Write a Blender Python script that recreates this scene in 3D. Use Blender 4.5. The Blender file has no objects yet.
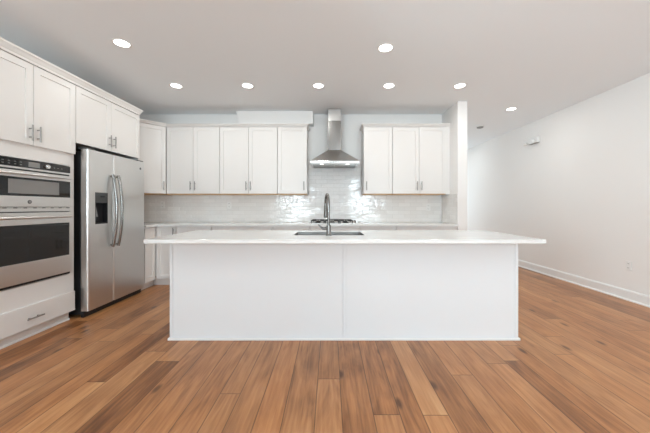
import bpy, bmesh, math, random
from mathutils import Vector, Matrix

S = bpy.context.scene
COL = S.collection
random.seed(7)
PI = math.pi

# ------------------------------------------------------------------ camera
cam = bpy.data.cameras.new('camera')
cam.sensor_width = 36.0
cam.lens = 283.0 / 650.0 * 36.0
cam.shift_x = -5.0 / 650.0
cam.shift_y = -9.5 / 650.0
cam.clip_start = 0.05
camo = bpy.data.objects.new('camera', cam)
COL.objects.link(camo)
camo.location = (0, 0, 1.17)
camo.rotation_euler = (PI / 2, 0, 0)
S.camera = camo

# ------------------------------------------------------------------ world, daylight, exposure
W = bpy.data.worlds.new('world')
S.world = W
W.use_nodes = True
W.node_tree.nodes['Background'].inputs[0].default_value = (0.86, 0.93, 1.0, 1)
W.node_tree.nodes['Background'].inputs[1].default_value = 1.0

DAY_POWER = 62.0
FILL_POWER = 230.0                             # unseen lamps added low outside the windows to brighten the ceiling
CAN_POWER = 2.6
CAN_COLOR = (0.965, 0.985, 0.95)
DAY_COLOR = (0.77, 0.945, 1.03)
FILL_COLOR = (0.77, 0.945, 1.03)
WINDOWS = [(-2.15, -0.95), (0.95, 2.10)]       # openings in the wall behind the camera
SIDE = (-2.75, -0.55)                          # unseen opening added in the left wall to light the right wall
WZ = (0.85, 2.25)
SZ = (0.10, 2.30)
HALL = (2.30, 3.50)                            # unseen glazed door added at the far hall end to brighten the hall
YF = -3.2


def area(name, w, h, energy, color, loc, rot):
    L = bpy.data.lights.new(name, 'AREA')
    L.shape = 'RECTANGLE'
    L.size, L.size_y, L.energy, L.color = w, h, energy, color
    o = bpy.data.objects.new(name, L)
    COL.objects.link(o)
    o.location, o.rotation_euler = loc, rot
    return o


for (a, b) in WINDOWS:
    area('daylight', b - a, WZ[1] - WZ[0], DAY_POWER, DAY_COLOR, ((a + b) / 2, YF - 0.16, (WZ[0] + WZ[1]) / 2), (PI / 2, 0, 0))
    area('ceiling_fill', b - a, 1.2, FILL_POWER, FILL_COLOR, ((a + b) / 2, YF - 0.60, 0.62), (math.radians(180 - 35), 0, 0))
    # (the added fill panels lie low outside and face up into the room)
area('daylight', SIDE[1] - SIDE[0], SZ[1] - SZ[0], DAY_POWER * 1.7, DAY_COLOR, (-3.25 - 0.16, (SIDE[0] + SIDE[1]) / 2, (SZ[0] + SZ[1]) / 2), (PI / 2, 0, -PI / 2))  # lamp for the added side opening, aimed across at the right wall
area('ceiling_fill', SIDE[1] - SIDE[0], 1.2, FILL_POWER * 1.5, FILL_COLOR, (-3.25 - 0.85, (SIDE[0] + SIDE[1]) / 2, -0.3), (math.radians(180 - 35), 0, -PI / 2))
area('daylight', HALL[1] - HALL[0], 2.1, 40.0, DAY_COLOR, ((HALL[0] + HALL[1]) / 2, 9.3 + 0.16, 1.15), (-PI / 2, 0, 0))  # lamp behind the added hall door

S.view_settings.view_transform = 'Standard'
S.view_settings.look = 'None'
S.view_settings.gamma = 1.0
S.view_settings.use_curve_mapping = False
S.view_settings.exposure = 0.71
try:
    S.cycles.max_bounces = 14
    S.cycles.diffuse_bounces = 8
    S.cycles.glossy_bounces = 6
    S.cycles.use_denoising = True
    S.cycles.sample_clamp_indirect = 6.0
    S.cycles.caustics_reflective = False
    S.cycles.caustics_refractive = False
except Exception:
    pass

# ------------------------------------------------------------------ materials
MATS = {}


def nodes_of(name):
    m = bpy.data.materials.new(name)
    m.use_nodes = True
    MATS[name] = m
    nt = m.node_tree
    return m, nt, nt.nodes['Principled BSDF']


def mat(name, col, rough=0.5, metal=0.0, spec=0.5, noise=0.0, nscale=40.0, bump=0.0, stretch=None, coat=0.0):
    """painted / metal surface with a little procedural variation in roughness and relief"""
    m, nt, p = nodes_of(name)
    p.inputs['Base Color'].default_value = (*col, 1)
    p.inputs['Metallic'].default_value = metal
    p.inputs['Specular IOR Level'].default_value = spec
    p.inputs['Coat Weight'].default_value = coat
    p.inputs['Coat Roughness'].default_value = 0.08
    N = nt.nodes
    tc = N.new('ShaderNodeTexCoord')
    mp = N.new('ShaderNodeMapping')
    nt.links.new(tc.outputs['Object'], mp.inputs['Vector'])
    if stretch:
        mp.inputs['Scale'].default_value = stretch
    nz = N.new('ShaderNodeTexNoise')
    nz.inputs['Scale'].default_value = nscale
    nz.inputs['Detail'].default_value = 3
    nt.links.new(mp.outputs['Vector'], nz.inputs['Vector'])
    mr = N.new('ShaderNodeMapRange')
    mr.inputs['To Min'].default_value = max(0, rough - noise)
    mr.inputs['To Max'].default_value = min(1, rough + noise)
    nt.links.new(nz.outputs['Fac'], mr.inputs['Value'])
    nt.links.new(mr.outputs['Result'], p.inputs['Roughness'])
    if bump:
        b = N.new('ShaderNodeBump')
        b.inputs['Strength'].default_value = 0.5
        b.inputs['Distance'].default_value = bump
        nt.links.new(nz.outputs['Fac'], b.inputs['Height'])
        nt.links.new(b.outputs['Normal'], p.inputs['Normal'])
    return m


CAB = mat('cabinet_paint', (0.75, 0.725, 0.705), 0.38, noise=0.04, nscale=30)
ISL = mat('island_paint', (0.765, 0.785, 0.805), 0.36, noise=0.04, nscale=30)
WALL = mat('wall_paint', (0.83, 0.815, 0.80), 0.85, spec=0.25, noise=0.05, nscale=120, bump=0.0004)
CEIL = mat('ceiling_paint', (0.84, 0.86, 0.875), 0.9, spec=0.2, noise=0.04, nscale=120, bump=0.0004)
TRIM = mat('trim_paint', (0.82, 0.82, 0.815), 0.4, noise=0.04)
STEEL = mat('brushed_steel', (0.74, 0.72, 0.70), 0.32, metal=1.0, noise=0.05, nscale=60, stretch=(1, 1, 30))
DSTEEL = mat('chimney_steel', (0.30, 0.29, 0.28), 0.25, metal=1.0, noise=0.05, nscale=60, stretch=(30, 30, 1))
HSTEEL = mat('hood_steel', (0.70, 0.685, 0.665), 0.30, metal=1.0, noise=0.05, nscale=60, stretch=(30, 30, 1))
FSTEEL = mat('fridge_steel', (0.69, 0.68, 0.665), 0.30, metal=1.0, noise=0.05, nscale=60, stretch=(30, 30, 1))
CHROME = mat('polished_steel', (0.72, 0.71, 0.70), 0.16, metal=1.0, noise=0.03)
NICKEL = mat('brushed_nickel', (0.32, 0.305, 0.29), 0.35, metal=1.0, noise=0.05)
FAUC = mat('faucet_steel', (0.20, 0.19, 0.18), 0.25, metal=1.0, noise=0.04)
BLACK = mat('black_plastic', (0.012, 0.012, 0.013), 0.45, noise=0.05)
BGLASS = mat('black_glass', (0.012, 0.012, 0.012), 0.06, noise=0.02, spec=0.6)
SCREEN = mat('oven_window_screen', (0.23, 0.22, 0.21), 0.12, noise=0.03, spec=0.6)
DGREY = mat('dark_grey_plastic', (0.06, 0.06, 0.06), 0.4, noise=0.05)
LGREY = mat('grey_marking', (0.22, 0.22, 0.22), 0.5, noise=0.02)
IRON = mat('cast_iron', (0.03, 0.03, 0.03), 0.6, noise=0.1, nscale=200, bump=0.0004)
PLASTIC = mat('white_plastic', (0.80, 0.80, 0.79), 0.35, noise=0.03)
SLOT = mat('outlet_slot', (0.05, 0.05, 0.05), 0.6, noise=0.02)
GAP = mat('shadow_gap_paint', (0.42, 0.41, 0.40), 0.6, noise=0.03)
GROUT = mat('grout', (0.62, 0.60, 0.58), 0.9, noise=0.05, nscale=300, bump=0.0005)
VENTG = mat('grey_metal_slat', (0.30, 0.30, 0.29), 0.5, noise=0.05)


def birch():
    m, nt, p = nodes_of('cabinet_underside_birch')
    N = nt.nodes
    tc = N.new('ShaderNodeTexCoord')
    mp = N.new('ShaderNodeMapping')
    mp.inputs['Scale'].default_value = (2, 20, 20)
    nz = N.new('ShaderNodeTexNoise')
    nz.inputs['Scale'].default_value = 5
    cr = N.new('ShaderNodeValToRGB')
    cr.color_ramp.elements[0].color = (0.50, 0.30, 0.14, 1)
    cr.color_ramp.elements[1].color = (0.66, 0.44, 0.24, 1)
    nt.links.new(tc.outputs['Object'], mp.inputs['Vector'])
    nt.links.new(mp.outputs['Vector'], nz.inputs['Vector'])
    nt.links.new(nz.outputs['Fac'], cr.inputs['Fac'])
    nt.links.new(cr.outputs['Color'], p.inputs['Base Color'])
    p.inputs['Roughness'].default_value = 0.5
    return m


BIRCH = birch()


def quartz():
    m, nt, p = nodes_of('white_quartz')
    N = nt.nodes
    tc = N.new('ShaderNodeTexCoord')
    nz = N.new('ShaderNodeTexNoise')
    nz.inputs['Scale'].default_value = 2.2
    nz.inputs['Detail'].default_value = 6
    nz.inputs['Distortion'].default_value = 1.6
    cr = N.new('ShaderNodeValToRGB')
    cr.color_ramp.elements[0].position = 0.35
    cr.color_ramp.elements[0].color = (0.75, 0.745, 0.735, 1)
    cr.color_ramp.elements[1].position = 0.62
    cr.color_ramp.elements[1].color = (0.79, 0.785, 0.775, 1)
    nt.links.new(tc.outputs['Object'], nz.inputs['Vector'])
    nt.links.new(nz.outputs['Fac'], cr.inputs['Fac'])
    nt.links.new(cr.outputs['Color'], p.inputs['Base Color'])
    p.inputs['Roughness'].default_value = 0.16
    return m


QUARTZ = quartz()


def tile_glaze():
    m, nt, p = nodes_of('glazed_tile')
    N = nt.nodes
    tc = N.new('ShaderNodeTexCoord')
    nz = N.new('ShaderNodeTexNoise')
    nz.inputs['Scale'].default_value = 29
    nz.inputs['Detail'].default_value = 1.0
    b = N.new('ShaderNodeBump')
    b.inputs['Strength'].default_value = 0.6
    b.inputs['Distance'].default_value = 0.004
    nt.links.new(tc.outputs['Object'], nz.inputs['Vector'])
    nt.links.new(nz.outputs['Fac'], b.inputs['Height'])
    nt.links.new(b.outputs['Normal'], p.inputs['Normal'])
    at = N.new('ShaderNodeAttribute')
    at.attribute_name = 'tone'
    cr = N.new('ShaderNodeValToRGB')
    cr.color_ramp.elements[0].color = (0.78, 0.765, 0.75, 1)
    cr.color_ramp.elements[1].color = (0.85, 0.835, 0.82, 1)
    nt.links.new(at.outputs['Fac'], cr.inputs['Fac'])
    nt.links.new(cr.outputs['Color'], p.inputs['Base Color'])
    p.inputs['Roughness'].default_value = 0.05
    p.inputs['Specular IOR Level'].default_value = 0.7
    return m


TILE = tile_glaze()


def hickory():
    """plank floor: UV = (metres across the plank, metres along it), attribute 'plank' = tone, hue, seed"""
    m, nt, p = nodes_of('hickory_planks')
    N, K = nt.nodes, nt.links

    def math_(op, a, b=None, c=None):
        n = N.new('ShaderNodeMath')
        n.operation = op
        for i, v in enumerate((a, b, c)):
            if v is None:
                continue
            if isinstance(v, (int, float)):
                n.inputs[i].default_value = v
            else:
                K.new(v, n.inputs[i])
        return n.outputs[0]

    uv = N.new('ShaderNodeUVMap')
    uv.uv_map = 'UVMap'
    sx = N.new('ShaderNodeSeparateXYZ')
    K.new(uv.outputs['UV'], sx.inputs[0])
    at = N.new('ShaderNodeAttribute')
    at.attribute_name = 'plank'
    sp = N.new('ShaderNodeSeparateColor')
    K.new(at.outputs['Color'], sp.inputs[0])
    tone, hue, seed = sp.outputs[0], sp.outputs[1], sp.outputs[2]
    seedz = math_('MULTIPLY', seed, 57.0)

    def grain(sx_, sy_, scale, detail, dist):
        cb = N.new('ShaderNodeCombineXYZ')
        K.new(math_('MULTIPLY', sx.outputs[0], sx_), cb.inputs[0])
        K.new(math_('MULTIPLY', sx.outputs[1], sy_), cb.inputs[1])
        K.new(seedz, cb.inputs[2])
        nz = N.new('ShaderNodeTexNoise')
        nz.inputs['Scale'].default_value = scale
        nz.inputs['Detail'].default_value = detail
        nz.inputs['Distortion'].default_value = dist
        K.new(cb.outputs[0], nz.inputs['Vector'])
        return nz.outputs['Fac'], cb.outputs[0]

    broad, _ = grain(9, 1.5, 1.0, 3, 2.2)        # cathedral bands
    fine, _ = grain(70, 3.0, 1.0, 4, 0.3)        # pores
    cloud, _ = grain(5, 2.5, 1.0, 2, 0.2)
    t = math_('ADD', tone, math_('MULTIPLY', math_('SUBTRACT', broad, 0.5), 0.62))
    t = math_('ADD', t, math_('MULTIPLY', math_('SUBTRACT', fine, 0.5), 0.55))
    t = math_('ADD', t, math_('MULTIPLY', math_('SUBTRACT', cloud, 0.5), 0.40))
    cr = N.new('ShaderNodeValToRGB')
    e = cr.color_ramp.elements
    e[0].position = 0.0
    e[0].color = (0.075, 0.030, 0.013, 1)
    e[1].position = 1.0
    e[1].color = (0.56, 0.335, 0.17, 1)
    for pos, c in ((0.28, (0.205, 0.090, 0.037)), (0.52, (0.355, 0.168, 0.072)), (0.76, (0.465, 0.24, 0.110))):
        q = e.new(pos)
        q.color = (*c, 1)
    K.new(t, cr.inputs['Fac'])
    # slight hue shift per plank
    mixh = N.new('ShaderNodeMix')
    mixh.data_type = 'RGBA'
    mixh.blend_type = 'MULTIPLY'
    mixh.inputs['Factor'].default_value = 1.0
    hr = N.new('ShaderNodeValToRGB')
    hr.color_ramp.elements[0].color = (1.10, 0.97, 0.84, 1)
    hr.color_ramp.elements[1].color = (1.08, 1.03, 0.98, 1)
    K.new(hue, hr.inputs['Fac'])
    K.new(cr.outputs['Color'], mixh.inputs[6])
    K.new(hr.outputs['Color'], mixh.inputs[7])
    # knots
    cbk = N.new('ShaderNodeCombineXYZ')
    K.new(math_('ADD', math_('MULTIPLY', sx.outputs[0], 4.5), seedz), cbk.inputs[0])
    K.new(math_('ADD', math_('MULTIPLY', sx.outputs[1], 1.9), math_('MULTIPLY', seed, 31.0)), cbk.inputs[1])
    K.new(seedz, cbk.inputs[2])
    vo = N.new('ShaderNodeTexVoronoi')
    vo.voronoi_dimensions = '2D'
    vo.inputs['Scale'].default_value = 1.0
    K.new(cbk.outputs[0], vo.inputs['Vector'])
    kn = N.new('ShaderNodeMapRange')
    kn.inputs['From Min'].default_value = 0.045
    kn.inputs['From Max'].default_value = 0.12
    kn.inputs['To Min'].default_value = 0.70
    kn.inputs['To Max'].default_value = 0.0
    K.new(vo.outputs['Distance'], kn.inputs['Value'])
    mixk = N.new('ShaderNodeMix')
    mixk.data_type = 'RGBA'
    svc = N.new('ShaderNodeSeparateColor')
    K.new(vo.outputs['Color'], svc.inputs[0])
    K.new(math_('MULTIPLY', kn.outputs[0], math_('GREATER_THAN', svc.outputs[0], 0.74)), mixk.inputs['Factor'])
    K.new(mixh.outputs[2], mixk.inputs[6])
    mixk.inputs[7].default_value = (0.045, 0.018, 0.009, 1)
    # seams: 'edge' attribute = plank width and length in metres
    ae = N.new('ShaderNodeAttribute')
    ae.attribute_name = 'edge'
    se = N.new('ShaderNodeSeparateColor')
    K.new(ae.outputs['Color'], se.inputs[0])
    dx = math_('MINIMUM', sx.outputs[0], math_('SUBTRACT', se.outputs[0], sx.outputs[0]))
    dy = math_('MINIMUM', sx.outputs[1], math_('SUBTRACT', math_('MULTIPLY', se.outputs[1], 4.0), sx.outputs[1]))
    d = math_('MINIMUM', dx, dy)
    sm = N.new('ShaderNodeMapRange')
    sm.inputs['From Min'].default_value = 0.0006
    sm.inputs['From Max'].default_value = 0.0042
    sm.inputs['To Min'].default_value = 0.78
    sm.inputs['To Max'].default_value = 0.0
    K.new(d, sm.inputs['Value'])
    mixs = N.new('ShaderNodeMix')
    mixs.data_type = 'RGBA'
    K.new(sm.outputs[0], mixs.inputs['Factor'])
    K.new(mixk.outputs[2], mixs.inputs[6])
    mixs.inputs[7].default_value = (0.05, 0.025, 0.012, 1)
    K.new(mixs.outputs[2], p.inputs['Base Color'])
    rr = N.new('ShaderNodeMapRange')
    rr.inputs['To Min'].default_value = 0.27
    rr.inputs['To Max'].default_value = 0.40
    K.new(fine, rr.inputs['Value'])
    K.new(rr.outputs[0], p.inputs['Roughness'])
    p.inputs['Specular IOR Level'].default_value = 0.45
    b = N.new('ShaderNodeBump')
    b.inputs['Strength'].default_value = 0.35
    b.inputs['Distance'].default_value = 0.0012
    K.new(math_('SUBTRACT', broad, math_('MULTIPLY', sm.outputs[0], 1.2)), b.inputs['Height'])
    K.new(b.outputs['Normal'], p.inputs['Normal'])
    return m


FLOORM = hickory()


def emitter(name, col, strength):
    m, nt, p = nodes_of(name)
    p.inputs['Base Color'].default_value = (0.9, 0.9, 0.9, 1)
    p.inputs['Emission Color'].default_value = (*col, 1)
    p.inputs['Emission Strength'].default_value = strength
    N = nt.nodes
    tc = N.new('ShaderNodeTexCoord')
    nz = N.new('ShaderNodeTexNoise')
    nz.inputs['Scale'].default_value = 80
    nt.links.new(tc.outputs['Object'], nz.inputs['Vector'])
    nt.links.new(nz.outputs['Fac'], p.inputs['Roughness'])
    return m


LENS = emitter('lit_lens', (1.0, 0.97, 0.93), 6.0)
HOODLED = emitter('lit_hood_lamp', (1.0, 0.97, 0.93), 0.9)


def pane_glass():
    m = bpy.data.materials.new('window_glass')
    m.use_nodes = True
    nt = m.node_tree
    nt.nodes.clear()
    o = nt.nodes.new('ShaderNodeOutputMaterial')
    t = nt.nodes.new('ShaderNodeBsdfTransparent')
    g = nt.nodes.new('ShaderNodeBsdfGlossy')
    g.inputs['Roughness'].default_value = 0.02
    f = nt.nodes.new('ShaderNodeFresnel')
    f.inputs['IOR'].default_value = 1.35
    x = nt.nodes.new('ShaderNodeMixShader')
    nt.links.new(f.outputs[0], x.inputs[0])
    nt.links.new(t.outputs[0], x.inputs[1])
    nt.links.new(g.outputs[0], x.inputs[2])
    nt.links.new(x.outputs[0], o.inputs[0])
    return m


GLASS = pane_glass()


# ------------------------------------------------------------------ mesh helpers
class MB:
    """collects shapes; build() links them as ONE mesh object"""

    def __init__(self):
        self.v, self.f, self.m, self.s = [], [], [], []

    def add(self, verts, faces, mi=0, smooth=False):
        o = len(self.v)
        self.v += [tuple(p) for p in verts]
        for f in faces:
            self.f.append(tuple(i + o for i in f))
            self.m.append(mi)
            self.s.append(smooth)
        return self

    def box(self, x0, x1, y0, y1, z0, z1, mi=0, bev=0.0):
        x0, x1 = min(x0, x1), max(x0, x1)
        y0, y1 = min(y0, y1), max(y0, y1)
        z0, z1 = min(z0, z1), max(z0, z1)
        if bev <= 0:
            V = [(x0, y0, z0), (x1, y0, z0), (x1, y1, z0), (x0, y1, z0), (x0, y0, z1), (x1, y0, z1), (x1, y1, z1), (x0, y1, z1)]
            F = [(0, 3, 2, 1), (4, 5, 6, 7), (0, 1, 5, 4), (1, 2, 6, 5), (2, 3, 7, 6), (3, 0, 4, 7)]
            return self.add(V, F, mi)
        bm = bmesh.new()
        bmesh.ops.create_cube(bm, size=1.0)
        for v in bm.verts:
            v.co = Vector(((x0 + x1) / 2 + v.co.x * (x1 - x0), (y0 + y1) / 2 + v.co.y * (y1 - y0), (z0 + z1) / 2 + v.co.z * (z1 - z0)))
        bmesh.ops.bevel(bm, geom=bm.edges[:], offset=bev, segments=2, profile=0.5, affect='EDGES')
        self.bm(bm, mi)
        return self

    def bm(self, bm, mi=0, smooth=False):
        bm.verts.index_update()
        self.add([v.co.copy() for v in bm.verts], [[v.index for v in f.verts] for f in bm.faces], mi, smooth)
        bm.free()

    def tube(self, pts, r, n=12, mi=0, cap=True):
        pts = [Vector(p) for p in pts]
        rs = r if isinstance(r, (list, tuple)) else [r] * len(pts)
        rings = []
        t0 = (pts[1] - pts[0]).normalized()
        up = Vector((0, 0, 1)) if abs(t0.z) < 0.9 else Vector((1, 0, 0))
        u = t0.cross(up).normalized()
        for i, p in enumerate(pts):
            a = pts[max(i - 1, 0)]
            b = pts[min(i + 1, len(pts) - 1)]
            t = (b - a).normalized()
            u = (u - t * u.dot(t)).normalized()
            w = t.cross(u)
            rings.append([p + u * (math.cos(2 * PI * k / n) * rs[i]) + w * (math.sin(2 * PI * k / n) * rs[i]) for k in range(n)])
        V = [q for rg in rings for q in rg]
        F = []
        for i in range(len(pts) - 1):
            for k in range(n):
                k2 = (k + 1) % n
                F.append((i * n + k, i * n + k2, (i + 1) * n + k2, (i + 1) * n + k))
        self.add(V, F, mi, True)
        if cap:
            self.add(rings[0], [tuple(range(n))[::-1]], mi)
            self.add(rings[-1], [tuple(range(n))], mi)
        return self

    def lathe(self, prof, c=(0, 0, 0), axis='z', n=24, mi=0):
        """prof: list of (radius, height)"""
        V = []
        for (r, h) in prof:
            for k in range(n):
                a = 2 * PI * k / n
                p = (math.cos(a) * r, math.sin(a) * r, h)
                if axis == 'y':          # height runs to -y
                    p = (p[0], -p[2], p[1])
                elif axis == 'x':        # height runs to +x
                    p = (p[2], p[0], p[1])
                V.append((p[0] + c[0], p[1] + c[1], p[2] + c[2]))
        F = []
        for i in range(len(prof) - 1):
            for k in range(n):
                k2 = (k + 1) % n
                F.append((i * n + k, i * n + k2, (i + 1) * n + k2, (i + 1) * n + k))
        self.add(V, F, mi, True)
        self.add(V[:n], [tuple(range(n))[::-1]], mi)
        self.add(V[-n:], [tuple(range(n))], mi)
        return self

    def build(self, name, mats, parent=None, label=None, auto=True):
        me = bpy.data.meshes.new(name)
        me.from_pydata(self.v, [], self.f)
        for m in (mats if isinstance(mats, (list, tuple)) else [mats]):
            me.materials.append(m)
        me.polygons.foreach_set('material_index', self.m)
        me.polygons.foreach_set('use_smooth', self.s)
        bm = bmesh.new()
        bm.from_mesh(me)
        bmesh.ops.remove_doubles(bm, verts=bm.verts[:], dist=1e-6)
        bmesh.ops.recalc_face_normals(bm, faces=bm.faces[:])
        for e in bm.edges:
            if len(e.link_faces) == 2 and e.calc_face_angle(0) > math.radians(38):
                e.smooth = False
        bm.to_mesh(me)
        bm.free()
        o = bpy.data.objects.new(name, me)
        COL.objects.link(o)
        if parent:
            o.parent = parent
        if label:
            o['label'] = label
        return o


def tag(o, label, cat, group=None):
    o['label'] = label
    o['category'] = cat
    if group:
        o['group'] = group
    return o


def thing(name, label, cat, loc=(0, 0, 0), rz=0.0, group=None):
    o = bpy.data.objects.new(name, None)
    o.empty_display_size = 0.1
    COL.objects.link(o)
    o.location = loc
    o.rotation_euler = (0, 0, rz)
    return tag(o, label, cat, group)


def struct(o):
    o['kind'] = 'structure'
    return o


def arc(c, r, a0, a1, n, plane):
    """points on an arc; plane(u, v) -> 3D offset"""
    return [Vector(c) + plane(r * math.cos(a0 + (a1 - a0) * i / n), r * math.sin(a0 + (a1 - a0) * i / n)) for i in range(n + 1)]


# ------------------------------------------------------------------ the setting
H = 2.74
XL, XR = -3.25, 3.74
YB = 4.805          # range wall
YE = 9.3            # end of the hall on the right
XS0, XS1, YS = 1.90, 2.043, 4.21   # stub wall between kitchen and hall

# floor of planks, one mesh
fv, ff, fuv, fpl, fed = [], [], [], [], []
rnd = random.Random(21)
cols = []
PLANKS = [(-1.50, 2.0, 0.26), (0.05, 1.8, 0.56), (0.22, 1.8, 0.44), (0.42, 1.8, 0.42), (0.74, 1.8, 0.44), (0.95, 1.8, 0.58), (1.10, 1.8, 0.57),
          (1.26, 1.8, 0.60), (1.42, 1.7, 0.38), (1.60, 1.8, 0.62), (-0.1, 1.8, 0.5), (-0.3, 1.8, 0.55), (-0.45, 1.8, 0.56), (-0.62, 1.8, 0.5)]
x = 0.522
while x > -3.30:                       # boards of mixed widths, laid out both ways from one seam
    w = rnd.choice((0.127, 0.150, 0.178))
    cols.insert(0, (x - w, x))
    x -= w
x = 0.522
while x < XR + 0.02:
    w = 0.145 if x < 0.53 else rnd.choice((0.127, 0.150, 0.178))
    cols.append((x, x + w))
    x += w
for ci, (a, b) in enumerate(cols):
    y = YF - 0.1 - rnd.random() * 1.5
    xm = (a + b) / 2
    while y < YE + 0.1:
        ln = rnd.choice((0.7, 1.0, 1.3, 1.6, 1.9, 2.1)) + rnd.random() * 0.2
        if a < 0.60 < b and y < 1.59 < y + ln + 0.6:
            ln = 1.59 - y
        elif a < 0.60 < b and y < 1.6:
            ln = min(ln, 1.2)
        y1 = min(y + ln, YE + 0.15)
        k = len(fv)
        fv += [(a, y, 0), (b, y, 0), (b, y1, 0), (a, y1, 0)]
        ff.append((k, k + 1, k + 2, k + 3))
        w, l = b - a, y1 - y
        fuv.append([(0, 0), (w, 0), (w, l), (0, l)])
        tone = min(0.95, max(0.12, rnd.gauss(0.56, 0.12)))
        if a < 0.60 < b and y < 2.0 < y1:
            tone = 0.72
        for (px, py, pt) in PLANKS:        # boards that can be told apart in the foreground
            if a < px < b and y < py < y1:
                tone = pt
        fpl.append((tone, rnd.random(), rnd.random(), 1))
        fed.append((w, l / 4.0, 0, 1))
        y = y1
me = bpy.data.meshes.new('floor')
me.from_pydata(fv, [], ff)
uvl = me.uv_layers.new(name='UVMap')
ap = me.color_attributes.new('plank', 'FLOAT_COLOR', 'CORNER')
ae = me.color_attributes.new('edge', 'FLOAT_COLOR', 'CORNER')
uvl, ap, ae = me.uv_layers['UVMap'], me.color_attributes['plank'], me.color_attributes['edge']   # fetched again: adding a layer moves the others
for fi, poly in enumerate(me.polygons):
    for j, li in enumerate(poly.loop_indices):
        uvl.data[li].uv = fuv[fi][j]
        ap.data[li].color = fpl[fi]
        ae.data[li].color = fed[fi]
me.materials.append(FLOORM)
fo = bpy.data.objects.new('floor', me)
COL.objects.link(fo)
struct(fo)

struct(MB().box(XL - 0.1, XR + 0.1, YF - 0.12, YE + 0.1, H, H + 0.1).build('ceiling', CEIL))
struct(MB().box(XL - 0.12, XL, YF - 0.12, SIDE[0], 0, H).box(XL - 0.12, XL, SIDE[1], YB + 0.1, 0, H).box(XL - 0.12, XL, SIDE[0], SIDE[1], 0, SZ[0])
       .box(XL - 0.12, XL, SIDE[0], SIDE[1], SZ[1], H).build('wall_left', WALL))
struct(MB().box(XR, XR + 0.1, YF - 0.12, YE + 0.1, 0, H).build('wall_right', WALL))
struct(MB().box(XL, XS0, YB, YB + 0.1, 0, H).build('wall_back', WALL))
struct(MB().box(XS0, XS1, YS, YE, 0, H).build('wall_divider', WALL))
struct(MB().box(XS0, HALL[0], YE, YE + 0.1, 0, H).box(HALL[1], XR, YE, YE + 0.1, 0, H).box(HALL[0], HALL[1], YE, YE + 0.1, 2.2, H).build('wall_hall', WALL))
f = MB().box(HALL[0], HALL[0] + 0.09, YE + 0.03, YE + 0.08, 0.001, 2.2).box(HALL[1] - 0.09, HALL[1], YE + 0.03, YE + 0.08, 0.001, 2.2)
f.box(HALL[0] + 0.09, HALL[1] - 0.09, YE + 0.03, YE + 0.08, 2.1, 2.2).box(HALL[0] + 0.09, HALL[1] - 0.09, YE + 0.03, YE + 0.08, 0.001, 0.15)
do = struct(f.build('added_hall_door', TRIM))  # unseen door, added as a light source for the hall
MB().box(HALL[0] + 0.085, HALL[1] - 0.085, YE + 0.05, YE + 0.056, 0.145, 2.105).build('added_door_pane', GLASS, do)
wf = MB()
xs = [XL] + [v for w_ in WINDOWS for v in w_] + [XR]
for i in range(0, len(xs), 2):
    wf.box(xs[i], xs[i + 1], YF - 0.12, YF, 0, H)
for (a, b) in WINDOWS:
    wf.box(a, b, YF - 0.12, YF, 0, WZ[0])
    wf.box(a, b, YF - 0.12, YF, WZ[1], H)
struct(wf.build('wall_front', WALL))
for i, (a, b) in enumerate(WINDOWS):
    f = MB()
    z0, z1 = WZ
    m_ = (a + b) / 2
    for (p, q) in ((a, a + 0.06), (m_ - 0.05, m_ + 0.05), (b - 0.06, b)):
        f.box(p, q, YF - 0.10, YF - 0.03, z0, z1)
    for (p, q) in ((z0, z0 + 0.08), (z1 - 0.06, z1)):
        f.box(a, b, YF - 0.10, YF - 0.03, p, q)
    wo = struct(f.build('window_%d' % (i + 1), TRIM))
    MB().box(a + 0.05, b - 0.05, YF - 0.07, YF - 0.064, z0 + 0.05, z1 - 0.05).build('window_pane', GLASS, wo)
f = MB()
m_ = (SIDE[0] + SIDE[1]) / 2
for (p, q) in ((SIDE[0], SIDE[0] + 0.06), (m_ - 0.05, m_ + 0.05), (SIDE[1] - 0.06, SIDE[1])):
    f.box(XL - 0.10, XL - 0.03, p, q, *SZ)
for (p, q) in ((SZ[0], SZ[0] + 0.08), (SZ[1] - 0.06, SZ[1])):
    f.box(XL - 0.10, XL - 0.03, SIDE[0], SIDE[1], p, q)
wo = struct(f.build('window_3', TRIM))  # unseen window added so light reaches the right wall
MB().box(XL - 0.07, XL - 0.064, SIDE[0] + 0.05, SIDE[1] - 0.05, SZ[0] + 0.05, SZ[1] - 0.05).build('window_pane', GLASS, wo)


def baseboard(name, p0, p1, nrm):
    """profile board with cap bead and shoe between two floor points; nrm points into the room"""
    prof = [(0, 0), (0.026, 0), (0.026, 0.010), (0.018, 0.020), (0.014, 0.022), (0.014, 0.112), (0.010, 0.120), (0.009, 0.127), (0, 0.130)]
    V, n = [], len(prof)
    for p in (p0, p1):
        for (o, z) in prof:
            V.append((p[0] + nrm[0] * o, p[1] + nrm[1] * o, z))
    F = [(i, (i + 1) % n, n + (i + 1) % n, n + i) for i in range(n)]
    F += [tuple(range(n))[::-1], tuple(range(n, 2 * n))]
    return struct(MB().add(V, F).build(name, TRIM))


baseboard('baseboard_right', (XR, YF, 0), (XR, YE, 0), (-1, 0))
baseboard('baseboard_divider', (XS1, YS, 0), (XS1, YE - 0.03, 0), (1, 0))
baseboard('baseboard_front', (XL, YF, 0), (XR, YF, 0), (0, 1))

# boxed soffit on the range wall above the cabinets
struct(MB().add([(-1.535, 4.63, 2.739), (-0.283, 4.63, 2.739), (-0.283, 4.804, 2.739), (-1.535, 4.804, 2.739),
                 (-1.49, 4.63, 2.535), (-0.275, 4.63, 2.535), (-0.275, 4.804, 2.535), (-1.49, 4.804, 2.535)],
                [(0, 1, 2, 3), (4, 7, 6, 5), (0, 4, 5, 1), (1, 5, 6, 2), (2, 6, 7, 3), (3, 7, 4, 0)]).build('trim_1', WALL))


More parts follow.
